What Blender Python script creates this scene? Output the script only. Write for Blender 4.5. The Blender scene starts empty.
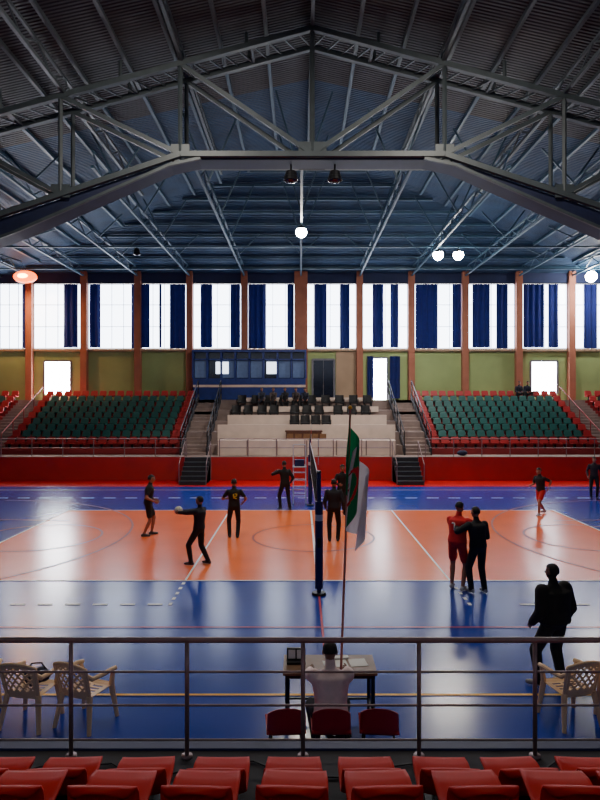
import bpy, math, random
import numpy as np
from mathutils import Vector, Matrix
random.seed(4)
V=Vector
CX=0.4          # hall / court axis
# ------------------------------------------------------------ materials
def lin(c):
    return tuple(((x/255)/12.92 if x/255<=.04045 else ((x/255+.055)/1.055)**2.4) for x in c)
MATS={}
def pm(name,col,rough=.55,metal=0.,var=.12,scale=6.,bump=0.,spec=.5,emit=0.,trans=0.,wave=None,coat=0.,ecol=None):
    if name in MATS: return MATS[name]
    m=bpy.data.materials.new(name); m.use_nodes=True
    nt=m.node_tree; N=nt.nodes; L=nt.links
    b=N['Principled BSDF']; c=lin(col)
    tc=N.new('ShaderNodeTexCoord')
    nz=N.new('ShaderNodeTexNoise'); nz.inputs['Scale'].default_value=scale; nz.inputs['Detail'].default_value=4
    L.new(tc.outputs['Object'],nz.inputs['Vector'])
    rp=N.new('ShaderNodeValToRGB')
    rp.color_ramp.elements[0].position=.3; rp.color_ramp.elements[1].position=.7
    rp.color_ramp.elements[0].color=(*[x*(1-var) for x in c],1)
    rp.color_ramp.elements[1].color=(*[min(1,x*(1+var)) for x in c],1)
    L.new(nz.outputs['Fac'],rp.inputs['Fac']); L.new(rp.outputs['Color'],b.inputs['Base Color'])
    b.inputs['Roughness'].default_value=rough; b.inputs['Metallic'].default_value=metal
    b.inputs['Specular IOR Level'].default_value=spec
    b.inputs['Coat Weight'].default_value=coat; b.inputs['Coat Roughness'].default_value=.12
    if bump:
        bp=N.new('ShaderNodeBump'); bp.inputs['Strength'].default_value=bump; bp.inputs['Distance'].default_value=.02
        if wave:
            w=N.new('ShaderNodeTexWave'); w.bands_direction=wave[0]; w.inputs['Scale'].default_value=wave[1]
            L.new(tc.outputs['Object'],w.inputs['Vector']); L.new(w.outputs['Fac'],bp.inputs['Height'])
            bp.inputs['Distance'].default_value=.06
        else: L.new(nz.outputs['Fac'],bp.inputs['Height'])
        L.new(bp.outputs['Normal'],b.inputs['Normal'])
    if emit:
        b.inputs['Emission Color'].default_value=(*(lin(ecol) if ecol else c),1); b.inputs['Emission Strength'].default_value=emit
    if trans:
        out=N['Material Output']; t=N.new('ShaderNodeBsdfTranslucent'); mx=N.new('ShaderNodeMixShader')
        L.new(rp.outputs['Color'],t.inputs['Color']); mx.inputs[0].default_value=trans
        L.new(b.outputs[0],mx.inputs[1]); L.new(t.outputs[0],mx.inputs[2]); L.new(mx.outputs[0],out.inputs['Surface'])
    MATS[name]=m; return m
WIN=9.5
M=dict(
 blue=pm('floor_blue',(26,54,156),.21,var=.12,scale=.6,spec=.16),
 orange=pm('floor_orange',(236,102,42),.24,var=.07,scale=.8,spec=.15),
 orange2=pm('floor_orange_light',(244,118,56),.24,var=.07,scale=.8,spec=.15),
 redfl=pm('floor_red',(190,20,22),.4,var=.1,scale=1.,spec=.15),
 white=pm('line_white',(235,235,235),.4,var=.04,spec=.2), yellow=pm('line_yellow',(240,180,50),.4,spec=.2),
 lred=pm('line_red',(200,70,80),.4,spec=.2), brown=pm('line_brown',(150,60,35),.4,spec=.2),
 redwall=pm('wall_red_paint',(172,28,30),.6,scale=1.5),
 stepred=pm('tier_red_paint',(136,34,38),.6,scale=1.5),
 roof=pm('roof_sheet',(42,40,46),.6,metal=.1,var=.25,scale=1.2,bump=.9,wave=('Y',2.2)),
 roofb=pm('roof_sheet_blue',(16,56,90),.6,metal=.1,var=.25,scale=1.2,bump=.9,wave=('Y',2.2)),  # same roof sheet, blue light from the curtained windows put into its colour
 steel=pm('steel_painted',(66,76,82),.5,metal=.1,var=.15,scale=3),
 steelblue=pm('steel_blue',(42,76,98),.5,var=.15,scale=3),
 duct=pm('duct_blue',(20,30,64),.6,var=.2,scale=2),
 green=pm('wall_green',(146,164,106),.7,var=.08,scale=1.),
 plaster=pm('wall_plaster',(165,140,115),.8,var=.1,scale=1.),
 darkwall=pm('wall_dark',(30,42,80),.8,var=.15,scale=1.),
 col=pm('column_orange',(158,98,76),.75,var=.1,scale=2),
 concrete=pm('concrete',(140,122,116),.85,var=.18,scale=2,bump=.3),
 cream=pm('parapet_cream',(222,200,186),.7,var=.08,scale=2),
 dkconc=pm('dark_concrete',(46,44,50),.85,var=.2,scale=3,bump=.4),
 glow=pm('window_daylight',(230,240,255),.3,emit=WIN,var=.02),
 glow2=pm('window_daylight_soft',(225,235,255),.3,emit=.8,var=.02),  # glow of the added fill panel behind the camera
 doorglow=pm('door_daylight',(240,245,255),.3,emit=30,var=.02),
 doorsun=pm('door_sunlight',(245,247,255),.3,emit=85,var=.02),
 frame=pm('window_frame',(150,170,200),.5),
 dframe=pm('door_frame',(110,110,120),.5),
 curtain=pm('curtain_blue',(8,24,92),.9,var=.15,scale=3,trans=.03),
 bframe=pm('booth_blue',(30,52,124),.5), glassd=pm('glass_dark',(20,28,46),.12,var=.1),
 seatg=pm('seat_green',(32,86,82),.5,var=.12,scale=1), seatr=pm('seat_red',(214,26,14),.55,var=.08,scale=2,spec=.2),
 seatf=pm('seat_red_far',(156,32,36),.55,var=.08,scale=2),
 seatrd=pm('seat_red_dull',(180,30,36),.5,var=.1,scale=2),
 black=pm('black_plastic',(18,18,22),.5), blackm=pm('black_metal',(26,28,34),.4,metal=.5),
 rail=pm('rail_metal',(134,112,114),.4,metal=.35,var=.15,scale=12),
 wood=pm('table_wood',(120,86,56),.5,var=.2,scale=8), dwood=pm('dark_wood',(84,48,30),.5,var=.2,scale=8),
 paper=pm('paper',(235,235,230),.8,var=.03), plastic=pm('chair_plastic_cream',(236,200,156),.5,var=.05,scale=4,spec=.3),
 net=pm('net_cord',(16,18,26),.8), tape=pm('net_tape',(190,196,210),.7),
 padb=pm('pad_blue',(14,26,84),.6), grn=pm('flag_green',(10,128,76),.75,trans=.3,scale=3),
 wht=pm('flag_white',(226,218,224),.75,trans=.3,scale=3), red=pm('flag_red',(205,24,40),.75),
 pole=pm('pole_wood',(180,108,96),.5), lampw=pm('lamp_white',(255,250,240),.3,emit=140,var=.01),
 lampo=pm('lamp_orange',(255,104,20),.3,emit=5,var=.01), lampc=pm('lamp_orange_core',(255,170,80),.3,emit=40,var=.01), ballm=pm('ball_leather',(222,214,190),.5,var=.05),
 ballb=pm('ball_blue',(40,80,160),.5), cable=pm('cable_black',(12,12,14),.6),
 bag=pm('bag_fabric',(24,28,60),.8),
)
# ------------------------------------------------------------ mesh builder
class MB:
    def __init__(s): s.v=[];s.f=[];s.m=[];s.mats=[]
    def mi(s,mat):
        if isinstance(mat,str): mat=M[mat]
        if mat not in s.mats: s.mats.append(mat)
        return s.mats.index(mat)
    def add(s,vs,fs,mat):
        o=len(s.v); k=s.mi(mat); s.v+= [tuple(a) for a in vs]
        for f in fs: s.f.append(tuple(i+o for i in f)); s.m.append(k)
    def box(s,a,b,mat):
        x0,y0,z0=a;x1,y1,z1=b
        s.add([(x0,y0,z0),(x1,y0,z0),(x1,y1,z0),(x0,y1,z0),(x0,y0,z1),(x1,y0,z1),(x1,y1,z1),(x0,y1,z1)],
              [(0,3,2,1),(4,5,6,7),(0,1,5,4),(1,2,6,5),(2,3,7,6),(3,0,4,7)],mat)
    def cyl(s,p0,p1,r0,r1=None,mat='steel',n=10,rot=0):
        if r1 is None: r1=r0
        p0=V(p0);p1=V(p1);d=p1-p0
        if d.length<1e-6: return
        d.normalize(); a=d.orthogonal() if abs(d.z)>.999 else V((0,0,1)).cross(d); a.normalize(); b=d.cross(a)
        vs=[]
        for p,r in ((p0,r0),(p1,r1)):
            for i in range(n):
                t=2*math.pi*i/n+rot; vs.append(p+a*math.cos(t)*r+b*math.sin(t)*r)
        fs=[(i,(i+1)%n,n+(i+1)%n,n+i) for i in range(n)]+[tuple(range(n))[::-1],tuple(range(n,2*n))]
        s.add(vs,fs,mat)
    def bar(s,p0,p1,w,mat): s.cyl(p0,p1,w*.7071,None,mat,4,math.pi/4)
    def tube(s,pts,r,mat,n=8):
        for a,b in zip(pts,pts[1:]): s.cyl(a,b,r,None,mat,n)
        for p in pts[1:-1]: s.sph(p,(r,r,r),mat,n,5)
    def sph(s,c,r,mat,nu=14,nv=9,R=None,fn=None,keep=None):
        if not hasattr(r,'__len__'): r=(r,r,r)
        vs=[];c=V(c)
        for j in range(nv+1):
            ph=math.pi*j/nv
            for i in range(nu):
                t=2*math.pi*i/nu
                q=V((math.sin(ph)*math.cos(t)*r[0],math.sin(ph)*math.sin(t)*r[1],math.cos(ph)*r[2]))
                if fn: q=fn(q)
                if R is not None: q=R@q
                vs.append(c+q)
        fs=[]
        for j in range(nv):
            for i in range(nu):
                k=(i+1)%nu
                f=(j*nu+i,(j+1)*nu+i,(j+1)*nu+k,j*nu+k)
                if keep:
                    ph=math.pi*(j+.5)/nv;t=2*math.pi*(i+.5)/nu
                    if not keep(math.sin(ph)*math.cos(t),math.sin(ph)*math.sin(t),math.cos(ph)): continue
                fs.append(f)
        s.add(vs,fs,mat)
    def loft(s,rings,mat):
        n=len(rings[0]);vs=[p for r in rings for p in r];fs=[]
        for j in range(len(rings)-1):
            for i in range(n):
                k=(i+1)%n; fs.append((j*n+i,j*n+k,(j+1)*n+k,(j+1)*n+i))
        fs.append(tuple(range(n))[::-1]); fs.append(tuple(range((len(rings)-1)*n,len(rings)*n)))
        s.add(vs,fs,mat)
    def grid(s,fn,nu,nv,mat,matfn=None,keep=None):
        o=len(s.v)
        for j in range(nv+1):
            for i in range(nu+1): s.v.append(tuple(fn(i/nu,j/nv)))
        for j in range(nv):
            for i in range(nu):
                u=(i+.5)/nu;v=(j+.5)/nv
                if keep and not keep(u,v): continue
                a=o+j*(nu+1)+i
                s.f.append((a,a+1,a+nu+2,a+nu+1)); s.m.append(s.mi(matfn(u,v) if matfn else mat))
    def obj(s,name,loc=(0,0,0),yaw=0,parent=None,smooth=False,scale=1,solid=0):
        me=bpy.data.meshes.new(name); me.from_pydata(s.v,[],s.f)
        for m in s.mats: me.materials.append(m)
        me.polygons.foreach_set('material_index',s.m)
        if smooth: me.polygons.foreach_set('use_smooth',[True]*len(s.f))
        me.update()
        return inst(name,me,loc,yaw,parent,scale,solid)
def inst(name,me,loc=(0,0,0),yaw=0,parent=None,scale=1,solid=0):
    o=bpy.data.objects.new(name,me); o.location=loc; o.rotation_euler=(0,0,math.radians(yaw)); o.scale=(scale,)*3
    bpy.context.scene.collection.objects.link(o)
    if solid:
        md=o.modifiers.new('s','SOLIDIFY'); md.thickness=solid; md.offset=0
    if parent: o.parent=parent
    return o
def empty(name,loc=(0,0,0)):
    o=bpy.data.objects.new(name,None); o.location=loc; bpy.context.scene.collection.objects.link(o); return o

XL,XR=-20.,20.8; YB=40.; YF=-6.
# ------------------------------------------------------------ floor + markings
b=MB(); b.box((XL-.3,YF,-.2),(XR+.3,YB+.3,0),'blue'); b.obj('floor')
b=MB(); b.box((XL,29.4,0),(XR,31.6,.006),'redfl'); b.obj('floor_red_track')
b=MB(); b.box((CX-9,14.1,0),(CX+9,23.1,.005),'orange'); b.box((CX-3,14.1,.005),(CX+3,23.1,.007),'orange2'); b.obj('floor_volleyball_court')
b=MB()
def ln(x0,y0,x1,y1,w,mat,z):
    d=V((x1-x0,y1-y0,0)).normalized(); n=V((-d.y,d.x,0))*w/2
    p=[V((x0,y0,z))-n,V((x1,y1,z))-n,V((x1,y1,z))+n,V((x0,y0,z))+n]; b.add(p,[(0,1,2,3)],mat)
def arc(cx,cy,r,a0,a1,w,mat,z,dash=False,n=60):
    for i in range(n):
        if dash and i%2: continue
        t0=math.radians(a0+(a1-a0)*i/n);t1=math.radians(a0+(a1-a0)*(i+1)/n)
        b.add([(cx+math.cos(t)*q,cy+math.sin(t)*q,z) for t,q in ((t0,r-w/2),(t0,r+w/2),(t1,r+w/2),(t1,r-w/2))],[(0,1,2,3)],mat)
def dash(x0,y0,x1,y1,w,mat,z,L=.25,G=.2):
    D=V((x1-x0,y1-y0)); T=D.length; D.normalize(); t=0
    while t<T:
        e=min(T,t+L); ln(x0+D.x*t,y0+D.y*t,x0+D.x*e,y0+D.y*e,w,mat,z); t+=L+G
z=.010
for y in (14.1,23.1): ln(CX-9,y,CX+9,y,.06,'white',z)
for x in (-9,9): ln(CX+x,14.1,CX+x,23.1,.06,'white',z)
for x in (-3,3):
    ln(CX+x,14.1,CX+x,23.1,.05,'white',z); dash(CX+x,12.4,CX+x,14.1,.07,'white',z,.15,.2)
ln(CX,14.1,CX,23.1,.06,'white',z)
dash(XL+1,12.45,CX-3,12.45,.08,'white',z,.3,.25); dash(CX+4,12.45,XR-1,12.45,.08,'white',z,.3,.25)
dash(XL+1,26.0,XR-1,26.0,.08,'white',z,.5,.4)
ln(XL+1,8.64,XR-1,8.64,.055,'yellow',z); ln(XL+1,28.3,XR-1,28.3,.07,'yellow',z)
ln(XL+1,11.2,XR-1,11.2,.04,'lred',.012); ln(CX,8.7,CX,14.0,.04,'lred',.014)
arc(CX,18.6,1.8,0,360,.06,'brown',.012)
for s_ in (-1,1):
    arc(CX+s_*12.4,18.6,6.75,90 if s_>0 else -90,270 if s_>0 else 90,.07,'brown',.012)
    arc(CX+s_*8.2,18.6,1.8,0,360,.07,'brown',.0125)
    ln(CX+s_*8.2,16.15,CX+s_*14,15.6,.07,'brown',.013); ln(CX+s_*8.2,21.05,CX+s_*14,21.6,.07,'brown',.013)
    arc(CX+s_*20,18.6,9,90,270,.07,'white',.0145,True,80) if s_>0 else arc(CX-20,18.6,9,-90,90,.07,'white',.0145,True,80)
b.obj('floor_court_lines')
# ------------------------------------------------------------ walls
b=MB(); b.box((XL-.3,YB,0),(XR+.3,YB+.3,17),'plaster')
b.box((XL,YB-.06,4.1),(XR,YB,7.3),'green')
b.box((XL,YB-.25,7.22),(XR,YB,7.36),'plaster'); b.box((XL,YB-.2,11.6),(XR,YB,12.6),'darkwall')
b.box((XL,YB-.48,0),(XR,YB,4.1),'concrete')
b.obj('wall_back')
b=MB(); b.box((XL-.3,YF,0),(XL,YB,14),'plaster'); b.box((XL,YF,0),(XL+.02,YB,7),'darkwall'); b.obj('wall_left')
b=MB(); b.box((XR,YF,0),(XR+.3,YB,14),'plaster'); b.box((XR-.02,YF,0),(XR,YB,7),'darkwall'); b.obj('wall_right')
b=MB(); b.box((XL-.3,YF-.3,0),(XR+.3,YF,17),'plaster'); b.obj('wall_front')
b=MB(); b.box((XL+1,YF,7.5),(XR-1,YF+.05,11.2),'glow2')  # added glowing band behind the camera, unseen, fills the hall with soft light
for i in range(21): x=XL+1+i*1.94; b.box((x-.05,YF+.04,7.5),(x+.05,YF+.12,11.2),'frame')
b.obj('window_front')
def wx(p): return (p-300)/622*39.5
cols=[28,83,137,189,244,301,360,412,466,520,573]
colx=[wx(c) for c in cols]
b=MB()
for i,x in enumerate(colx+[colx[0]-3.5,colx[-1]+3.4]):
    w=.42 if abs(x-CX)<1 else .2
    b.box((x-w,YB-.45,4.1),(x+w,YB-.01,12.3),'col')
b.obj('wall_back_columns')
edges=[XL]+[colx[0]-3.5]+colx+[colx[-1]+3.4,XR]; edges=sorted(set(edges))
for i in range(len(edges)-1):
    x0=edges[i]+.2;x1=edges[i+1]-.2
    if x1-x0<.4: continue
    b=MB(); b.box((x0,YB-.08,7.4),(x1,YB-.03,11.55),'glow')
    n=4
    for k in range(n+1):
        x=x0+(x1-x0)*k/n; w=.04 if k in(0,n) else .014
        b.box((x-w,YB-.13,7.4),(x+w,YB-.08,11.55),'frame')
    for zz in (7.42,8.8,10.2,11.52): b.box((x0,YB-.13,zz-.018),(x1,YB-.08,zz+.018),'frame')
    b.obj('window_%d'%(i+1))
cur=[(20,26),(62,77),(88,99),(130,135),(140,149),(158,161),(169,185),(200,212),(230,240),(248,266),(287,294),(314,327),(340,350),(373,384),(391,399),(416,438),(453,462),(473,491),(497,509),(525,545),(550,560),(585,599),(-40,-28),(-18,-3),(606,630)]
for k,(a,c) in enumerate(cur):
    x0=wx(a);x1=wx(c); b=MB(); n=max(6,int((x1-x0)*26)); ph=random.random()*6
    zb=7.45 if k%3 else 7.38
    b.grid(lambda u,v:(x0+(x1-x0)*u, YB-.26+.07*math.sin(u*(x1-x0)*17+ph+.3*math.sin(v*4)), 11.5+(zb-11.5)*v),n,6,'curtain')
    b.obj('curtain',smooth=True)
b=MB(); b.cyl((XL,YB-.27,11.56),(XR,YB-.27,11.56),.03,None,'blackm',8); b.obj('trim_curtain_rail')
def door(name,x0,x1,z0,z1,mat,yy=YB-.1):
    b=MB(); b.box((x0,yy,z0),(x1,yy+.035,z1),mat)
    for x in (x0,x1): b.box((x-.06,yy-.06,z0),(x+.06,yy+.035,z1),'dframe')
    b.box((x0,yy-.06,z1-.06),(x1,yy+.035,z1+.06),'dframe'); b.box(((x0+x1)/2-.012,yy-.03,z0),((x0+x1)/2+.012,yy,z1),'dframe'); 
    b.obj(name)
door('door_1',-16.4,-14.7,4.5,6.6,'doorsun'); door('door_2',14.8,16.5,4.5,6.6,'doorglow')
door('door_3',4.65,5.6,4.12,6.8,'doorglow'); door('door_4',.8,2.2,4.12,6.7,'glassd')
b=MB(); b.grid(lambda u,v:(5.75+u*.65,YB-.22+.05*math.sin(u*16),6.9-2.7*v),20,3,'curtain'); b.obj('curtain',smooth=True)
b=MB(); b.grid(lambda u,v:(4.3+u*.4,YB-.22+.05*math.sin(u*16),6.9-2.7*v),14,3,'curtain'); b.obj('curtain',smooth=True)
# commentary booth
b=MB(); x0,x1=-6.7,.35; yb=38.9
b.box((x0,yb,4.12),(x1,YB-.5,5.45),'bframe'); b.box((x0,yb+.3,5.45),(x1,YB-.5,7.2),'glassd'); b.box((x0-.05,yb-.05,7.1),(x1+.05,YB-.5,7.25),'bframe')
b.box((x0,yb-.03,4.9),(x1,yb,5.05),'cream')
for i in range(9): x=x0+(x1-x0)*i/8; b.box((x-.06,yb,5.45),(x+.06,yb+.32,7.1),'bframe')
b.box((x0,yb,6.6),(x1,yb+.31,6.68),'bframe')
lg=pm('booth_lit_glass',(220,230,245),.3,emit=3.5); lg2=pm('booth_dim_glass',(90,110,150),.2,emit=.12)
for xa,xb in ((-5.3,-4.5),(-2.1,-1.4)): b.box((xa,yb+.26,5.75),(xb,yb+.3,6.5),lg)
for i in (0,2,3,4,6,7): x=x0+(x1-x0)*i/8; b.box((x+.08,yb+.27,5.5),(x+.78,yb+.3,6.58),lg2)
b.obj('commentary_booth')
b=MB(); b.box((2.3,YB-.12,4.1),(3.6,YB-.06,7.2),'plaster'); b.obj('wall_panel_beige')
# ------------------------------------------------------------ grandstand
NR=9
GL,GR,GB=XL+.03,XR-.03,YB-.49
def ty(i): return 32.9+i*.66
def tz(i): return 1.2+.32*(i+1)
b=MB()
b.box((GL,31.62,.007),(GR,32.9,1.2),'redwall')
b.box((GL,31.63,1.2),(GR,32.9,1.215),'concrete')
for (xa,xb) in ((GL,-6.3),(6.9,GR)):
    for i in range(NR):
        b.box((xa,ty(i),.007),(xb,ty(i)+.66 if i<NR-1 else GB,tz(i)),'stepred')
for i in range(NR):
    for xa,xb in ((-17.3,-15.9),(16.1,17.5)):
        b.box((xa,ty(i)-.01,1.2),(xb,ty(i)+.65,tz(i)+.01),'concrete'); b.box((xa,ty(i)-.33,1.2),(xb,ty(i),tz(i)-.16),'concrete')
b.box((-6.3,32.9,.007),(6.9,34.0,1.7),'concrete'); b.box((-6.3,34,.007),(6.9,35.3,2.35),'concrete'); b.box((-6.3,35.3,.007),(6.9,36.6,2.9),'concrete')
b.box((-6.3,36.6,.007),(6.9,38,3.5),'concrete'); b.box((-6.3,38,.007),(6.9,GB,4.1),'concrete')
for xa,xb in ((-6.2,-4.9),(5.5,6.8)):
    n=17
    for i in range(n): b.box((xa,32.4+i*.35,1.2),(xb,32.4+(i+1)*.35+.2,1.2+2.9*(i+1)/n),'concrete')
    for x in (xa-.08,xb): b.add([(x,32.4,1.2),(x,38.3,4.1),(x,38.3,4.5),(x,32.4,1.6),(x+.08,32.4,1.2),(x+.08,38.3,4.1),(x+.08,38.3,4.5),(x+.08,32.4,1.6)],[(0,3,2,1),(4,5,6,7),(3,7,6,2),(0,1,5,4),(0,4,7,3),(1,2,6,5)],'dkconc')
b.obj('grandstand_far')
b=MB()
b.box((-4.3,32.4,1.22),(5.0,32.6,2.0),'cream'); b.box((-4.5,33.95,1.7),(5.2,34.1,2.75),'cream'); b.box((-4.1,35.2,2.35),(4.9,35.35,3.25),'cream')
b.box((-4.3,32.6,1.95),(5.0,33.0,2.0),'cream')
for i in range(7):
    x=-4.3+i*1.55; b.box((x-.03,32.37,1.22),(x+.03,32.4,2.0),'concrete')
b.box((-3.9,36.5,3.4),(4.6,36.62,3.72),'cream'); b.box((-3.7,37.9,4.0),(4.4,38.0,4.25),'cream')
b.obj('tribune_parapets')
def seatmass(name,x0,x1):
    b=MB(); n=int((x1-x0)/.52)
    for i in range(NR):
        for k in range(n):
            x=x0+(k+.5)*(x1-x0)/n; y=ty(i)+.38; z=tz(i)
            mt='seatf' if i in (0,NR-1) or k in (0,n-1) else 'seatg'
            b.add([(x-.2,y-.28,z+.3),(x+.2,y-.28,z+.3),(x+.22,y+.05,z+.26),(x-.22,y+.05,z+.26),(x-.2,y-.26,z+.24),(x+.2,y-.26,z+.24),
                   (x+.2,y+.1,z+.2),(x-.2,y+.1,z+.2),(x-.2,y+.16,z+.55),(x+.2,y+.16,z+.55),(x+.17,y+.19,z+.6),(x-.17,y+.19,z+.6),(x-.2,y+.2,z+.5),(x+.2,y+.2,z+.5)],
                  [(0,1,2,3),(5,4,7,6),(0,4,5,1),(1,5,6,2),(0,3,7,4),(3,2,9,8),(8,9,10,11),(11,10,13,12),(12,13,6,7),(3,8,12,7),(2,6,13,9)],mt)
            b.box((x-.05,y-.1,z),(x+.05,y+.05,z+.24),'blackm')
    b.obj(name)
seatmass('stadium_seats',-15.8,-6.5); seatmass('stadium_seats',7.0,16.0); seatmass('stadium_seats',-19.9,-17.4); seatmass('stadium_seats',17.6,20.7)
cb=MB(); cb.box((-.25,-.25,.4),(.25,.25,.5),'black'); cb.grid(lambda u,v:(-.26+.52*u,-.3+.06*(2*u-1)**2+.0*v-.06*v,.45+.45*v),6,4,'black'); cb.grid(lambda u,v:(-.26+.52*u,-.24+.06*(2*u-1)**2-.06*v,.45+.45*v),6,4,'black')
for sx in (-.28,.24):
    cb.box((sx,-.25,.6),(sx+.04,.2,.65),'black'); cb.box((sx,.15,.4),(sx+.04,.19,.62),'black')
for sx in (-.23,.19):
    for sy in (-.23,.19): cb.box((sx,sy,0),(sx+.04,sy+.04,.4),'blackm')
o=cb.obj('tribune_armchair',(-3.7,36.0,2.9),180); me=o.data
for xx in (-3.0,-2.2,-1.5,-.3,.4,1.1,2.2,3.0,3.8): inst('tribune_armchair',me,(xx,36.0,2.9),180)
for k in range(10): inst('tribune_armchair',me,(-3.5+.84*k,37.35,3.5),180)
for k in range(4): inst('tribune_armchair',me,(-.3+.42*k*1.4,34.75,2.35),180)
b=MB(); b.box((-.8,33.1,2.4),(1.2,33.8,2.47),'dwood'); b.box((-.75,33.12,1.7),(1.15,33.2,2.4),'dwood'); b.box((-.75,33.2,1.7),(-.68,33.78,2.4),'dwood'); b.box((1.08,33.2,1.7),(1.15,33.78,2.4),'dwood'); 
for i in range(5): b.box((-.7+i*.44,33.09,1.8),(-.36+i*.44,33.12,2.3),'wood')
b.obj('tribune_table')
def railing(name,pts,h,sp,mat='rail',r=.025,mids=(.33,.66)):
    b=MB()
    for a,c in zip(pts,pts[1:]):
        a=V(a);c=V(c);L=(c-a).length;n=max(1,round(L/sp))
        for i in range(n+1):
            p=a.lerp(c,i/n); b.cyl(p,p+V((0,0,h)),r,None,mat,8)
        for f in list(mids)+[1]:
            b.cyl(a+V((0,0,h*f)),c+V((0,0,h*f)),r if f==1 else r*.6,None,mat,8)
    b.obj(name,smooth=False)
for xa,xb in ((GL,-5.8),(-4.1,4.6),(6.4,GR)): railing('grandstand_railing',[(xa,31.72,1.215),(xb,31.72,1.215)],.9,1.5,mids=(.5,))
for x in (-6.25,-4.85,5.45,6.85): railing('stair_handrail',[(x,32.5,1.6),(x,38.2,4.45)],.85,1.2,'blackm',.03,(.5,))
for x in (-15.85,16.05): railing('stair_handrail',[(x,33.0,1.5),(x,38.4,4.1)],.8,1.4,'stepred',.03,())
for x0 in (-5.8,4.7):
    b=MB()
    for i in range(6): b.box((x0,29.9+i*.29,.007),(x0+1.25,31.59,.2*(i+1)),'dkconc'); b.box((x0-.01,29.89+i*.29,.2*(i+1)-.03),(x0+1.26,29.93+i*.29,.2*(i+1)+.005),'steel')
    for x in (x0-.03,x0+1.28):
        b.tube([(x,29.95,.01),(x,29.95,1.0),(x,31.5,2.0),(x,31.5,.01)],.02,'rail')
    b.obj('access_steps')
# ------------------------------------------------------------ roof
def zg(x): return 16.5-.225*abs(x-CX)
def zr(x,y): return min(zg(x),12.15+(YB-y)*.43)
b=MB()
xs=[XL-.3]+[XL+i*1. for i in range(0,21)]+[CX]+[1+i*1. for i in range(0,20)]+[XR+.3]; xs=sorted(set(xs))
ys=[YF-.3,0,10,20,24]+[25+i*.5 for i in range(31)]
for y in ys:
    for x in xs: b.v.append((x,y,zr(x,min(y,YB))))
n=len(xs)
for j in range(len(ys)-1):
    for i in range(n-1): b.f.append((j*n+i,j*n+i+1,(j+1)*n+i+1,(j+1)*n+i)); b.m.append(b.mi('roofb' if ys[j]>=24 else 'roof'))  # back part takes the sheet colour tinted with blue window light
b.obj('ceiling',solid=.02)
b=MB()
for i in range(-13,14):
    x=CX+i*1.5
    if x<XL or x>XR: continue
    ye=YB-(zg(x)-12.15)/.43
    b.bar((x,YF,zg(x)-.12),(x,min(ye,22),zg(x)-.12),.12,'steel')
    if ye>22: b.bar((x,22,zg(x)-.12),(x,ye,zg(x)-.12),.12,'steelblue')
y=29.6
while y<39.8:
    zz=12.15+(YB-y)*.43; hw=(16.5-zz)/.225
    xa=max(XL,CX-hw);xb=min(XR,CX+hw)
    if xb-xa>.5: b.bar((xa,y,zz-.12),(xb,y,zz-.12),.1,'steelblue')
    y+=.95
b.obj('roof_purlins')
def zb(x):
    a=abs(x-CX); return 12. if a<4.25 else 12-.335*(a-4.25)
def zt(x): return 16.05-.27*abs(x-CX)
def main_truss(name,y0,duct=True,w=.17):
    b=MB(); nx=[0,4.25,8.1,12,16,19.6]
    for yy in (y0,y0+1.1):
        for s_ in (-1,1):
            for i in range(len(nx)-1):
                xa=CX+s_*nx[i];xb=CX+s_*nx[i+1]
                b.bar((xa,yy,zb(xa)),(xb,yy,zb(xb)),w,'steel'); b.bar((xa,yy,zt(xa)),(xb,yy,zt(xb)),w,'steel')
                b.bar((xb,yy,zt(xb)),(xa,yy,zb(xa)),w*.75,'steel')
                b.bar((xb,yy,zb(xb)),(xb,yy,zt(xb)),w*.6,'steel')
                xm=(xa+xb)/2; b.bar((xm,yy,(zt(xa)+zt(xb))/2),(xm,yy,zg(xm)-.1),w*.5,'steel')
                b.box((xb-.3,yy-.03,zb(xb)-.1),(xb+.3,yy+.03,zb(xb)+.32),'steel')
        b.bar((CX,yy,12),(CX,yy,zt(CX)),w*.6,'steel'); b.box((CX-.45,yy-.03,11.9),(CX+.45,yy+.03,12.4),'steel')
    for s_ in (-1,1):
        for i in range(40):
            t=i/40*19.6; x=CX+s_*t; x2=CX+s_*(t+.49)
            b.bar((x,y0,zb(x)),(x2,y0+1.1,zb(x2)),.05,'steel') if i%2 else b.bar((x,y0+1.1,zb(x)),(x2,y0,zb(x2)),.05,'steel')
            b.bar((x,y0+1.1,zt(x)),(x2,y0,zt(x2)),.05,'steel')
            if i%4==0: b.bar((x,y0,zt(x)),(x,y0+1.1,zt(x)),.08,'steel')
    if duct:
        for s_ in (-1,1):
            for k in range(16):
                t0=3.6+k;t1=t0+1; g=lambda t:.12+min(1,(t-3.6)/6)*.6
                xa=CX+s_*t0;xb=CX+s_*t1
                b.add([(xa,y0+.1,zb(xa)-.1),(xb,y0+.1,zb(xb)-.1),(xb,y0+.1,zb(xb)-g(t1)),(xa,y0+.1,zb(xa)-g(t0)),
                       (xa,y0+.9,zb(xa)-.1),(xb,y0+.9,zb(xb)-.1),(xb,y0+.9,zb(xb)-g(t1)),(xa,y0+.9,zb(xa)-g(t0))],
                       [(0,1,2,3),(4,7,6,5),(3,2,6,7),(0,4,5,1)],'duct')
                b.bar((xa,y0,zb(xa)-g(t0)),(xb,y0,zb(xb)-g(t1)),.09,'steel')
        b.box((CX-3.7,y0+.1,11.86),(CX+3.7,y0+.9,11.98),'duct')
    b.obj(name)
main_truss('roof_truss',20.)
main_truss('roof_truss',9.,False)
b=MB()
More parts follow.
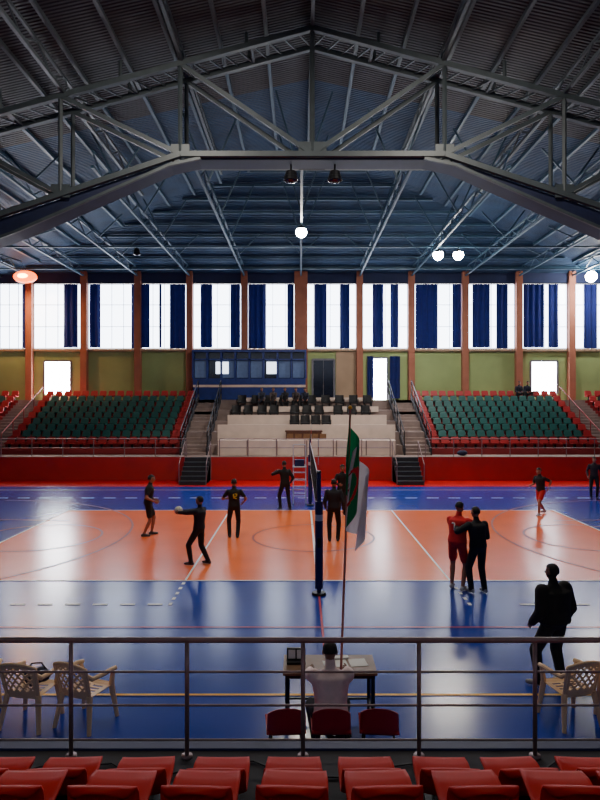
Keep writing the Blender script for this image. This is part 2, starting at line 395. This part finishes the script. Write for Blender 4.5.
def lattice(x,y0,y1,z0,z1,mat,w=.09):
    n=round((y1-y0)/1.0); st=(y1-y0)/n
    b.bar((x,y0,z0),(x,y1,z0),w,mat); b.bar((x-.0,y0,z1),(x,y1,z1),w*.8,mat)
    for i in range(n):
        a,c=(z0,z1) if i%2 else (z1,z0)
        b.bar((x,y0+i*st,a),(x,y0+(i+1)*st,c),.045,mat)
for c in colx+[colx[0]-3.5]:
    lattice(c,21.1,YB-.1,12.02,12.55,'steelblue'); 
for c in (-13.6,-7.6,-3.8,.4,4.6,8.5,14.4):
    lattice(c,0,30,zt(c)+.1,min(zg(c)-.2,zt(c)+.6),'steel',.11)
for c in colx:
    for y in (24.,28.,32.,36.):
        b.bar((c,y,12.5),(c+(1.2 if c<CX else -1.2),y,min(zr(c+1.2,y),zr(c-1.2,y))-.15),.06,'steelblue'); b.bar((c,y,12.5),(c-(1. if c<CX else -1.),y,min(zr(c+1.,y),zr(c-1.,y))-.15),.06,'steelblue')
for y in (32.4,37.8): b.bar((XL+.1,y,12.08),(XR-.1,y,12.08),.08,'steelblue')
b.obj('roof_lattice_girders')
# ------------------------------------------------------------ lamps
def lamp(x,y,z,mat,r=.19,zt_=.5,power=0,col=(1,.96,.9),tilt=0):
    b=MB(); 
    b.cyl((0,0,.1),(0,0,.24),r*.95,r*.5,'blackm',16); b.cyl((0,0,.2),(0,0,zt_),.03,None,'blackm',8)
    if mat=='lampo': b.sph((0,0,-.02),(r*1.7,r,r*.9),mat,20,12); b.sph((0,-.14,-.02),(r*.9,r,r*.4),'lampc',16,10)
    elif mat: b.sph((0,0,-.02),(r,r,r),mat,16,10)
    else:
        b.cyl((0,0,-.02),(0,0,.28),r*1.05,r*.7,'blackm',16); b.sph((0,0,0),(r,r,r*.4),'glassd',16,8)
    o=b.obj('ceiling_lamp',(x,y,z),smooth=False)
    if power:
        l=bpy.data.lights.new('lamp_light','AREA'); l.shape='DISK'; l.size=.5; l.energy=power; l.color=col
        lo=bpy.data.objects.new('lamp_light',l); lo.location=(0,0,-r-.08); lo.rotation_euler=(math.radians(tilt),0,0); lo.parent=o; bpy.context.scene.collection.objects.link(lo)
lamp(.06,28,11.68,'lampw',.25,.34,480,(1,.92,.82)); lamp(7.2,32.4,11.68,'lampw',.27,.4,300); lamp(8.25,32.4,11.68,'lampw',.27,.4,300); lamp(17.7,37.8,11.62,'lampw',.33,.46,200); lamp(-16.7,37.8,11.6,'lampo',.42,.48,350,(1,.5,.2))
lamp(-.3,20.5,11.35,None,.24,.6); lamp(1.15,20.5,11.35,None,.24,.6); lamp(-8.5,32.4,11.7,None,.18,.4); lamp(wx(466),24,11.7,None,.18,.34)
for xx in (-3.8,4.6): lamp(xx,15.0,14.6,None,.26,.5,520,(1,.88,.74),20)  # added lamp pair above the view, tilted to brighten the court
# ------------------------------------------------------------ near stand, seats, rail
b=MB(); b.box((GL,YF+.15,.001),(GR,5.62,1.0),'dkconc'); b.box((GL,5.5,.82),(GR,5.66,1.02),pm('ledge_blue',(34,40,90),.6,scale=2))
for y1,zz in ((4.35,1.42),(3.6,1.72),(2.9,2.02),(2.2,2.32)): b.box((GL,YF+.15,1.0),(GR,y1,zz),'dkconc')
b.obj('grandstand_near')
b=MB(); zT=2.016
xs_=[.026+1.007*i for i in range(-18,20)]
for x in xs_: 
    b.cyl((x,5.4,1.0),(x,5.4,zT),.019,None,'rail',10); b.cyl((x,5.4,1.0),(x,5.4,1.02),.05,None,'rail',10)
b.cyl((xs_[0],5.4,zT),(xs_[-1],5.4,zT),.025,None,'rail',14)
for zz in (1.74,1.45,1.15): b.cyl((xs_[0],5.4,zz),(xs_[-1],5.4,zz),.010,None,'rail',10)
b.obj('guard_rail',smooth=True)
b=MB(); pts=[V((-5+.2*i,5.2+.1*math.sin(i*.9)+.05*math.sin(i*2.3),1.012)) for i in range(50)]; b.tube(pts,.008,'cable',6); b.obj('floor_cable')
def bucket(seatm):
    b=MB()
    prof=[(.42,.26),(.445,.30),(.42,.325),(.32,.325),(.2,.30),(.1,.29),(.04,.31),(.01,.37),(-.005,.43),(-.02,.48),(-.045,.525),(-.08,.54),(-.115,.53)]
    P=[V((0,a,c)) for a,c in prof]
    def fn(u,v):
        t=v*(len(P)-1);i=min(int(t),len(P)-2);p=P[i].lerp(P[i+1],t-i); s=2*u-1
        w=max(0,(v-.55)/.45); f=max(0,(.3-v)/.3)
        hw=.19*(.62+.38*math.sqrt(max(0,1-w**4)))-.05*f**2
        e=abs(s)**3
        q=V((s*hw,p.y,p.z))
        q.y+=.05*e*w-.05*e*f; q.z-=.055*e*w
        q.z+=.03*e*(1-w)*(1-f)
        return q
    b.grid(fn,18,48,seatm)
    return b
b=bucket('seatr'); seat=b.obj('stadium_seat',(-.043,3.93,1.27),smooth=True,solid=.014); sme=seat.data
br=MB(); br.box((-.06,.05,.15),(.06,.3,.29),'blackm'); br.box((-.12,.02,.15),(.12,.34,.17),'blackm')
brm=br.obj('bracket',(0,0,0),parent=seat).data
for row,(yy,zz) in enumerate(((3.93,1.27),(3.27,1.57))):
    for i in range(-8,9):
        if row==0 and i==0: continue
        o=inst('stadium_seat',sme,(-.043+i*.497+random.uniform(-.012,.012),yy,zz),random.uniform(-3,3),solid=.014); inst('bracket',brm,(0,0,0),0,o)
# ------------------------------------------------------------ net, posts, ladder
b=MB()
for i in range(104): y=13.5+i*.1; b.cyl((CX,y,1.45),(CX,y,2.4),.004,None,'net',4)
for j in range(10): b.cyl((CX,13.45,1.45+.1*j),(CX,23.85,1.45+.1*j),.004,None,'net',4)
b.box((CX-.006,13.4,2.38),(CX+.006,23.9,2.45),'tape'); b.box((CX-.006,13.4,1.42),(CX+.006,23.9,1.47),'tape')
for y in (14.1,23.1):
    b.box((CX-.008,y-.03,1.45),(CX+.008,y+.03,2.43),'tape')
    for i in range(9): b.cyl((CX+.015,y,1.43+i*.2),(CX+.015,y,1.63+i*.2),.008,None,'lred' if i%2 else 'tape',6)
b.obj('volleyball_net')
def post(y,s_):
    b=MB(); b.cyl((0,0,0),(0,0,2.55),.045,None,'padb',14); b.cyl((0,0,0),(0,0,.04),.16,.14,'blackm',14)
    b.cyl((0,0,.12),(0,0,1.55),.085,None,'padb',14); b.cyl((0,0,1.55),(0,0,1.68),.086,None,'tape',14); b.cyl((0,0,1.68),(0,0,1.95),.085,None,'padb',14)
    b.box((-.04,-.1,1.0),(.04,-.04,1.2),'blackm'); b.cyl((0,0,2.55),(0,0,2.6),.06,.04,'blackm',12); b.cyl((0,0,2.43),(0,s_*.3,2.43),.006,None,'net',5); b.cyl((0,0,1.45),(0,s_*.3,1.45),.006,None,'net',5)
    b.obj('net_post',(CX,y,.014),smooth=False)
post(13.1,1); post(24.2,-1)
b=MB()
for x in (-.25,.25):
    b.tube([(x,.5,0),(x,0,1.5)],.022,'tape'); b.tube([(x,-.4,0),(x,0,1.5),(x,0,2.3)],.022,'tape')
for i in range(5): b.box((-.25,.5-.1*(i+1)-.04,.3*(i+1)-.02),(.25,.5-.1*(i+1)+.04,.3*(i+1)),'tape'); b.box((-.25,-.4+.08*(i+1)-.03,.3*(i+1)-.02),(.25,-.4+.08*(i+1)+.03,.3*(i+1)),'tape')
b.box((-.28,-.2,1.4),(.28,.25,1.44),'tape'); b.cyl((-.25,0,2.3),(.25,0,2.3),.022,None,'tape'); b.box((-.2,-.05,1.44),(.2,.2,1.7),'padb')
b.obj('referee_stand',(-.02,25.0,.001))
# ------------------------------------------------------------ flag
fl=empty('flag_on_pole',(0,0,0))
b=MB(); p0=V((.475,7.62,0.03));p1=V((.60,7.42,3.99)); b.cyl(p0,p1,.016,.013,'pole',10); b.sph(p1+V((0,0,.02)),.025,'yellow'); b.cyl((p0.x,p0.y,.001),(p0.x,p0.y,.05),.16,.14,'blackm',18); b.obj('pole',parent=fl,smooth=False)
b=MB()
def ff(u,v):
    top=p1+(p0-p1)*(.01+.235*v)
    a=u*12+v*1.2+3.4
    g=min(1,u*5)*(.35+.65*min(1,v*1.6+u))
    return V((top.x-.03*g+u*.18+.09*math.sin(a)*g, top.y-.04+.06*math.cos(a)*min(1,u*5)+.02*math.sin(v*5), top.z-.74*u**.9+.05*math.sin(u*9)*v))
def fm(u,v):
    X=(u-.5)*1.5;Y=v-.5
    if math.hypot(X,Y)<.22 and math.hypot(X-.05,Y)>.18: return 'red'
    if math.hypot(X-.1,Y)<.08 and (math.atan2(Y,X-.1)%(2*math.pi/5))<.7: return 'red'
    return 'grn' if u<.5 else 'wht'
b.grid(ff,90,40,'grn',fm); b.obj('flag_cloth',parent=fl,smooth=True)
# ------------------------------------------------------------ scorer table + chairs
b=MB(); x0,x1,y0,y1=-.21,.95,7.62,8.18
b.box((x0,y0,.72),(x1,y1,.75),'wood')
b.box((x0+.03,y0+.03,.67),(x1-.03,y0+.06,.72),'blackm'); b.box((x0+.03,y1-.06,.67),(x1-.03,y1-.03,.72),'blackm')
for x in (x0+.05,x1-.05):
    for y in (y0+.05,y1-.05): b.bar((x,y,.001),(x,y,.72),.035,'blackm')
    b.bar((x,y0+.05,.2),(x,y1-.05,.2),.025,'blackm')
b.bar((x0+.05,y1-.05,.2),(x1-.05,y1-.05,.2),.025,'blackm'); b.obj('scorer_table')
b=MB(); b.box((-.12,-.08,0),(.12,.08,.03),'black'); b.box((-.12,.02,.03),(.12,.05,.17),'black'); 
for i in range(2): b.box((-.1+.11*i,.012,.04),(-.01+.11*i,.02,.15),'paper')
b.obj('flip_scoreboard',(-.05,7.95,.75))
b=MB(); b.box((-.15,-.1,0),(.15,.1,.004),'paper'); b.box((.18,-.12,0),(.4,.1,.006),'paper'); b.box((-.1,.12,0),(.2,.2,.02),'paper'); b.obj('score_sheets',(.45,7.9,.75),8)
def shell_chair(x,y,yaw):
    b=MB()
    prof=[(.24,.41),(.22,.445),(.1,.43),(-.08,.42),(-.17,.44),(-.2,.52),(-.22,.65),(-.235,.745),(-.25,.755)]
    P=[V((0,a,c)) for a,c in prof]
    def fn(u,v):
        t=v*(len(P)-1);i=min(int(t),len(P)-2);p=P[i].lerp(P[i+1],t-i);s=2*u-1;e=abs(s)**3
        return V((s*(.23-.03*v),p.y+(.06*e if v>.5 else 0),p.z+(.03*e if v<.5 else -.09*e*(v-.5)*2)))
    b.grid(fn,14,28,'seatrd')
    o=b.obj('shell_chair',(x,y,0),yaw,smooth=True,solid=.01)
    c=MB()
    for sx in (-1,1):
        c.tube([(sx*.2,.2,.012),(sx*.16,.16,.405),(sx*.16,-.12,.405),(sx*.2,-.22,.012)],.012,'blackm')
    c.cyl((-.16,.16,.405),(.16,.16,.405),.012,None,'blackm'); c.cyl((-.16,-.1,.405),(.16,-.1,.405),.012,None,'blackm')
    c.obj('chair_frame',parent=o)
for x,yw in ((-.16,4),(.345,0),(.885,-5)): shell_chair(x,6.98,yw)
def mono_chair():
    b=MB()
    for sx in (-1,1):
        b.cyl((sx*.27,.25,0),(sx*.22,.2,.42),.022,.035,'plastic',8); b.cyl((sx*.27,-.28,0),(sx*.21,-.2,.43),.022,.035,'plastic',8)
        b.cyl((sx*.22,.2,.42),(sx*.265,.18,.64),.033,.024,'plastic',8)
        pts=[V((sx*.265,.22,.635)),V((sx*.275,.12,.65)),V((sx*.27,-.05,.65)),V((sx*.25,-.2,.655)),V((sx*.22,-.25,.70))]
        for p,q in zip(pts,pts[1:]):
            b.cyl(p,q,.026,None,'plastic',8); b.sph(q,.026,'plastic',8,6)
    b.grid(lambda u,v:((2*u-1)*.235,-.2+.43*v,.425-.015*math.cos((2*u-1)*1.5)+(.01 if v>.9 else 0)),12,12,'plastic',keep=lambda u,v: not(abs(u-.5)<.3 and abs(v-.5)<.36 and int(v*12)%2==0 and int(u*12)%6<5))
    for yy in (-.2,.23): b.cyl((-.22,yy,.41),(.22,yy,.41),.02,None,'plastic',8)
    def bk(u,v):
        s=2*u-1; hw=.215+.03*v; top=.06*(1-s*s)
        return V((s*hw,-.2-.11*v-.05*(1-s*s),.41+(.40+top)*v))
    def kp(u,v):
        if u<.1 or u>.9 or v>.86 or v<.2: return True
        i=int(u*30);j=int(v*24)
        return (i+j)%6<2 or (i-j)%6<2
    b.grid(bk,30,24,'plastic',keep=kp)
    b.tube([bk(i/12,1) for i in range(13)],.017,'plastic'); 
    for u in (0,1): b.tube([bk(u,i/6) for i in range(7)],.018,'plastic')
    return b
mc=mono_chair().obj('plastic_armchair',(-3.42,7.95,0),-10,smooth=False,solid=.008); mm=mc.data
for x,y,yw in ((-2.72,7.95,-22),(3.45,8.0,14),(4.1,7.85,-6),(-4.2,8.0,12)): inst('plastic_armchair',mm,(x,y,0),yw,solid=.008)
b=MB(); b.sph((0,0,.1),(.17,.13,.10),'bag',16,10,fn=lambda q:V((q.x*(1+.1*math.sin(q.z*20)),q.y,q.z+.02*math.sin(q.x*25)))); b.tube([(-.12,0,.17),(-.06,0,.27),(.06,0,.27),(.12,0,.17)],.01,'black'); b.obj('sports_bag',(-3.4,8.03,.435),10,smooth=True)
b=MB(); b.sph((0,0,.14),(.28,.16,.14),'bag',16,10); b.tube([(-.15,0,.25),(-.06,0,.36),(.06,0,.36),(.15,0,.25)],.012,'black'); b.obj('sports_bag',(8.4,32.2,1.22),0,smooth=True)
# ------------------------------------------------------------ people
def ik(S,T,a,c,pole):
    S=V(S);T=V(T);d=T-S;L=min(d.length,(a+c)*.998);d.normalize();T=S+d*L
    x=(a*a-c*c+L*L)/(2*L);h=math.sqrt(max(0,a*a-x*x)); p=V(pole);p-=d*p.dot(d);p.normalize()
    return S+d*x+p*h,T
HAIR=(22,18,18)
def person(name,x,y,z,yaw,h,top=(20,20,24),bot=(20,20,24),skin=(150,100,78),shoe=(30,30,34),sleeve='long',legs='long',
           lh=(-.27,.06,.88),rh=(.27,.06,.88),lf=(-.11,0,.08),rf=(.11,0,.08),pel=(0,0,.94),lean=3,side=0,bulk=0.,hy=0,hp=0,number=None,ncol=(220,190,60),
           hairc=HAIR,lfy=8,rfy=-8,lpole=(-.4,-1,-.2),rpole=(.4,-1,-.2),sit=False,vox=.014,curl=.5,stripe=None):
    mt=pm('cloth_%d_%d_%d'%top,top,.85,scale=9,bump=.2); mb=pm('cloth_%d_%d_%d'%bot,bot,.85,scale=9,bump=.2)
    ms=pm('skin_%d_%d_%d'%skin,skin,.5,scale=12,var=.06); msh=pm('shoe_%d_%d_%d'%shoe,shoe,.5); mh=pm('hair_%d_%d_%d'%hairc,hairc,.7,scale=40,bump=.4,var=.3)
    P=V(pel); U=V((math.sin(math.radians(side)),math.sin(math.radians(lean)),1)); U.z=math.sqrt(max(.01,1-U.x**2-U.y**2)) if U.x**2+U.y**2<1 else .1
    U.normalize(); X=V((1,0,0)); X=(X-U*X.dot(U)).normalized(); F=U.cross(X).normalized(); 
    if F.y<0: F=-F
    C=MB(); prims=[]
    def cap(p0,p1,r0,r1,mat):
        C.cyl(p0,p1,r0,r1,mt,12); C.sph(p0,r0*.995,mt,12,8); C.sph(p1,r1*.995,mt,12,8); prims.append((V(p0),V(p1),r0,r1,mat))
    rings=[]
    for t,a,c in ((-.11,.10,.08),(-.06,.15,.11),(0,.168,.12),(.08,.158,.112),(.17,.146,.104),(.27,.158,.114),(.36,.176,.122),(.43,.178,.112),(.475,.15,.09),(.515,.09,.07),(.53,.05,.05)):
        up=U if t>0 else U.lerp(V((0,0,1)),.5).normalized()
        k=bulk if -.01<=t<.47 else 0
        rings.append([P+up*t+X*math.cos(q)*(a+k)+F*math.sin(q)*(c+k) for q in [2*math.pi*i/20 for i in range(20)]])
    C.loft(rings,mt)
    prims.append((P+U*.06,P+U*.46,.13+bulk,.13+bulk,mt)); prims.append((P+U*.1-X*.06,P+U*.4-X*.06,.115+bulk,.12+bulk,mt)); prims.append((P+U*.1+X*.06,P+U*.4+X*.06,.115+bulk,.12+bulk,mt))
    prims.append((P-X*.07-U*.03,P+X*.07-U*.03,.115,.115,mb))
    hc=P+U*.685+F*.025
    cap(P+U*.50,P+U*.60+F*.01,.062+bulk*.15,.056,ms)
    Rh=Matrix((X,F,U)).transposed()@Matrix.Rotation(math.radians(hy),3,'Z')@Matrix.Rotation(math.radians(hp),3,'X')
    C.sph(hc+Rh@V((0,-.008,.02)),(.076,.094,.094),mt,16,12,Rh); C.sph(hc+Rh@V((0,.02,-.035)),(.058,.068,.078),mt,14,10,Rh)
    prims.append((hc+Rh@V((0,0,.03)),hc+Rh@V((0,.02,-.04)),.09,.07,ms))
    E=MB()
    for sg,T,pole in ((-1,lh,lpole),(1,rh,rpole)):
        S=P+U*.44+X*sg*(.175+bulk*.35); El,W=ik(S,T,.285,.255,pole)
        if sleeve=='long':
            cap(S,El,.064+bulk*.5,.05+bulk*.4,mt); cap(El,W,.05+bulk*.4,.036+bulk*.25,mt)
        elif sleeve=='short':
            m=S.lerp(El,.62); cap(S,m,.064,.06,mt); cap(m,El,.046,.041,ms); cap(El,W,.041,.027,ms)
        d=(W-El).normalized(); n=X*sg*-1; n=(n-d*n.dot(d)).normalized() if abs(n.dot(d))<.95 else F
        w=d.cross(n).normalized()
        if w.dot(F)<0: w=-w
        R=Matrix((w,n,d)).transposed()
        E.cyl(W-d*.03,W+d*.02,.027,.026,ms,10); E.sph(W+d*.052,(.041,.017,.052),ms,12,8,R)
        for k,(o,L) in enumerate(((.028,.070),(.010,.078),(-.009,.072),(-.027,.056))):
            b0=W+d*.085+w*o; b1=b0+(d*math.cos(curl*.5)+n*math.sin(curl*.5))*L*.5; b2=b1+(d*math.cos(curl*1.4)+n*math.sin(curl*1.4))*L*.5
            E.cyl(b0-d*.01,b1,.0095,.009,ms,7); E.sph(b1,.009,ms,7,5); E.cyl(b1,b2,.009,.007,ms,7); E.sph(b2,.007,ms,7,5)
        t0=W+d*.03+w*.03; t1=t0+(d*.7+w*.6+n*.3).normalized()*.035; t2=t1+(d*.9+w*.2+n*.3).normalized()*.03
        E.cyl(t0-w*.01,t1,.0125,.0105,ms,7); E.sph(t1,.0105,ms,7,5); E.cyl(t1,t2,.0105,.008,ms,7); E.sph(t2,.008,ms,7,5)
    for sg,T,fy in ((-1,lf,lfy),(1,rf,rfy)):
        S=P+X*sg*.09-V((0,0,.03)); fd=V((-math.sin(math.radians(fy)),math.cos(math.radians(fy)),0))
        K,A=ik(S,T,.435,.425,fd+V((sg*.15,0,.2 if sit else 0)))
        if legs=='long':
            cap(S,K,.092+bulk*.2,.068+bulk*.2,mb); cap(K,A,.068+bulk*.2,.055+bulk*.1,mb)
        else:
            m=S.lerp(K,.72); cap(S,m,.096,.086,mb); cap(m,K,.066,.055,ms); k2=K.lerp(A,.3); cap(K,k2,.052,.056,ms); cap(k2,A,.056,.036,ms)
        cap(A+V((0,0,-.005)),A+fd*.03+V((0,0,-.03)),.04,.044,msh)
        cap(A-fd*.045+V((0,0,-.035)),A+fd*.07+V((0,0,-.038)),.043,.042,msh); cap(A+fd*.07+V((0,0,-.038)),A+fd*.16+V((0,0,-.047)),.042,.033,msh)
    ob=C.obj('tmp'); md=ob.modifiers.new('r','REMESH'); md.mode='VOXEL'; md.voxel_size=vox
    sm=ob.modifiers.new('s','SMOOTH'); sm.factor=.5; sm.iterations=3
    dg=bpy.context.evaluated_depsgraph_get(); me=bpy.data.meshes.new_from_object(ob.evaluated_get(dg))
    G=MB(); nv=len(me.vertices); co=np.empty(nv*3); me.vertices.foreach_get('co',co); co=co.reshape(-1,3)
    faces=[tuple(p.vertices) for p in me.polygons]; cen=np.array([co[list(f)].mean(0) for f in faces])
    best=np.full(len(faces),1e9); lab=np.zeros(len(faces),int)
    for i,(a,c,r0,r1,_) in enumerate(prims):
        a=np.array(a);c=np.array(c);ab=c-a;L=max(1e-9,ab@ab); t=np.clip((cen-a)@ab/L,0,1)
        dd=np.linalg.norm(cen-(a+t[:,None]*ab),axis=1)-(r0+(r1-r0)*t)
        k=dd<best; best[k]=dd[k]; lab[k]=i
    G.v=[tuple(q) for q in co]; G.f=faces; G.m=[G.mi(prims[l][4]) for l in lab]
    bpy.data.objects.remove(ob); bpy.data.meshes.remove(me)
    o=len(G.v); G.v+=E.v
    for f,m in zip(E.f,E.m): G.f.append(tuple(i+o for i in f)); G.m.append(G.mi(E.mats[m]))
    H=lambda *q:hc+Rh@V(q)
    G.sph(H(0,-.012,.026),(.083,.101,.1),mh,20,14,Rh,keep=lambda a,c,d:(d>.38 or (c<.1 and d>-.45)) )
    G.cyl(H(0,.083,.02),H(0,.105,-.022),.008,.016,ms,8); G.sph(H(0,.1,-.024),(.017,.013,.011),ms,8,6,Rh)
    mew=pm('eye_white',(220,218,210),.3); mei=pm('eye_dark',(20,14,12),.3); mm_=pm('lips',(130,66,60),.5)
    for sg in (-1,1):
        G.sph(H(sg*.03,.078,.008),(.014,.01,.008),mew,8,6,Rh); G.sph(H(sg*.03,.086,.008),(.006,.004,.006),mei,7,5,Rh)
        G.cyl(H(sg*.014,.086,.027),H(sg*.046,.075,.027),.004,.003,mh,5)
        G.sph(H(sg*.078,-.005,.0),(.012,.02,.032),ms,10,7,Rh)
    G.sph(H(0,.083,-.055),(.022,.009,.007),mm_,10,6,Rh)
    if number:
        mn=pm('num_%d_%d_%d'%ncol,ncol,.8); seg={'1':[(1,0,1,2)],'2':[(0,2,1,2),(1,1,1,2),(0,1,1,1),(0,0,0,1),(0,0,1,0)],'3':[(0,2,1,2),(1,0,1,2),(0,1,1,1),(0,0,1,0)],'7':[(0,2,1,2),(1,0,1,2)]}
        for i,ch in enumerate(number):
            for a,c,d_,e in seg[ch]:
                q=lambda u,w:P+U*(.24+w*.065)+X*(-.075+i*.09+u*.055)-F*(.120+bulk)
                G.cyl(q(a,c),q(d_,e),.014,None,mn,6)
    if stripe:
        mn=pm('stripe_%d_%d_%d'%stripe,stripe,.8)
        for sg in (-1,1): G.cyl(P+X*sg*.165+U*.0,P+X*sg*.14-U*.2,.012,.012,mn,6)
    return G.obj(name,(x,y,z),yaw,smooth=True,scale=h/1.75)
BLK=(17,17,22); NAVY=(20,22,36)
fz=.011
person('volleyball_player',-4.58,18.75,fz,-75,1.86,BLK,(24,24,26),sleeve='short',legs='short',lh=(-.24,.2,.98),rh=(.24,.16,1.0),lf=(-.12,.1,.08),rf=(.12,-.12,.08),lean=6,shoe=(60,60,60),stripe=(210,190,60),pel=(0,0,.925),bulk=.012)
person('coach',-2.55,15.5,fz,68,1.74,NAVY,BLK,lh=(-.12,.47,1.28),rh=(.12,.47,1.28),lf=(-.15,.10,.08),rf=(.14,-.22,.08),pel=(0,-.04,.905),lean=-3,lpole=(-.6,-.1,-1),rpole=(.6,-.1,-1),shoe=(70,50,46),bulk=.02)
person('volleyball_player',-1.96,18.5,fz,8,1.76,BLK,BLK,sleeve='short',number='12',lh=(-.2,.28,1.12),rh=(.28,.2,1.0),lf=(-.13,.05,.08),rf=(.1,-.05,.08),pel=(0,0,.925),lpole=(-.8,-.7,-.3),rpole=(.8,-.7,-.3),bulk=.014)
person('volleyball_player',-.56,23.2,fz,25,1.84,BLK,BLK,lh=(-.2,.3,1.35),rh=(.28,.12,.95),lf=(-.13,.1,.08),rf=(.14,-.12,.08),pel=(0,0,.92),lean=5,bulk=.012)
person('volleyball_player',.98,18.0,fz,-6,1.8,(24,24,34),BLK,lh=(-.24,.16,.92),rh=(.26,.1,.9),lf=(-.12,0,.08),rf=(.11,.04,.08),lean=4,bulk=.02)
person('volleyball_player',1.48,22.0,fz,200,1.82,BLK,BLK,lh=(-.25,.12,.95),rh=(.22,.25,1.1),skin=(140,92,72))
person('volleyball_player',3.40,13.45,fz,-35,1.89,(206,28,36),(186,26,34),sleeve='short',legs='short',lh=(-.05,.42,1.3),rh=(.3,.34,1.36),lf=(-.12,.02,.08),rf=(.13,-.05,.08),lean=9,hp=-14,hy=-20,shoe=(180,180,185),lpole=(-1,-.2,-.6),rpole=(1,-.2,-.4),number='7',ncol=(225,215,215),bulk=.03)
person('volleyball_player',3.78,13.2,fz,20,1.82,(18,20,28),(18,20,28),lh=(-.30,.3,1.3),rh=(.18,.3,1.05),lf=(-.12,.06,.08),rf=(.13,-.04,.08),lean=6,hy=15,shoe=(150,150,160),lpole=(-1,-.3,-.4),rpole=(.6,-1,-.4),bulk=.03)
person('volleyball_player',8.6,22.2,fz,120,1.76,BLK,(190,26,30),sleeve='short',legs='short',lh=(-.24,-.1,.95),rh=(.26,.25,1.0),lf=(-.14,.28,.08),rf=(.14,-.36,.1),pel=(0,0,.87),lean=8,shoe=(200,200,200),bulk=.014)
person('volleyball_player',12.2,25.8,fz,160,1.74,(40,30,40),BLK,lh=(-.25,.1,.95),rh=(.25,.12,.95),legs='long')
person('standing_official',3.64,8.9,fz,22,1.76,(12,12,16),(16,16,20),lh=(-.27,.14,.90),rh=(.28,.10,.88),lf=(-.2,.08,.08),rf=(.12,-.02,.08),lean=2,bulk=.085,lpole=(-.3,-1,-.2),rpole=(.3,-1,-.2),shoe=(150,145,140),pel=(0,0,.925),hy=15,lfy=40,skin=(120,80,64))
person('scorer',.345,6.96,.0,2,1.76,(240,216,212),(30,32,44),lh=(-.2,.56,.83),rh=(.24,.56,.83),lf=(-.14,.42,.08),rf=(.14,.42,.08),pel=(0,-.02,.555),lean=9,sit=True,bulk=.035,lpole=(-1,-.2,-.3),rpole=(1,-.2,-.3),hp=-8,skin=(130,86,68))
for i,(xx,c) in enumerate(((-2.3,(40,44,60)),(-1.6,(70,60,60)),(-.9,(30,30,36)),(-.25,(60,50,50)),(.3,(30,34,50)))):
    person('spectator',xx,37.32,3.5,180,1.74,c,(24,24,30),lh=(-.14,.4,.62),rh=(.14,.4,.62),lf=(-.14,.45,.08),rf=(.14,.45,.08),pel=(0,-.02,.56),lean=-2+3*i,sit=True,vox=.025)
for xx in (13.55,14.07):
    person('spectator',xx,ty(8)+.38,tz(8),180,1.74,(30,34,50),(24,24,30),lh=(-.14,.35,.52),rh=(.14,.35,.52),lf=(-.14,.32,.08),rf=(.14,.32,.08),pel=(0,-.02,.40),lean=10,sit=True,vox=.025)
b=MB(); b.sph((0,0,0),.105,'ballm',24,16)
for k in range(3):
    ax=[V((1,0,0)),V((0,1,0)),V((0,0,1))][k]; u=ax.orthogonal().normalized(); w=ax.cross(u)
    for off in (-.035,.035):
        rr=math.sqrt(.105**2-off**2)+.0005
        pts=[ax*off+u*math.cos(t)*rr+w*math.sin(t)*rr for t in [2*math.pi*i/20 for i in range(21)]]
        for p,q in zip(pts,pts[1:]): b.cyl(p,q,.0022,None,'ballb',4)
yw=math.radians(68); L=V((0,.56,1.31))*(1.74/1.75)
b.obj('volleyball',(-2.55-math.sin(yw)*L.y,15.5+math.cos(yw)*L.y,L.z+fz),smooth=True)
# ------------------------------------------------------------ world + camera
w=bpy.data.worlds.new('world'); bpy.context.scene.world=w; w.use_nodes=True
w.node_tree.nodes['Background'].inputs[0].default_value=(.5,.65,.9,1); w.node_tree.nodes['Background'].inputs[1].default_value=.6
cd=bpy.data.cameras.new('camera'); cam=bpy.data.objects.new('camera',cd); bpy.context.scene.collection.objects.link(cam)
cd.sensor_fit='VERTICAL'; cd.sensor_height=24; cd.sensor_width=18; cd.lens=622/800*24; cd.clip_end=200; cd.clip_start=.05
cam.location=(0,0,4.1); cam.rotation_euler=(math.pi/2,0,0); bpy.context.scene.camera=cam
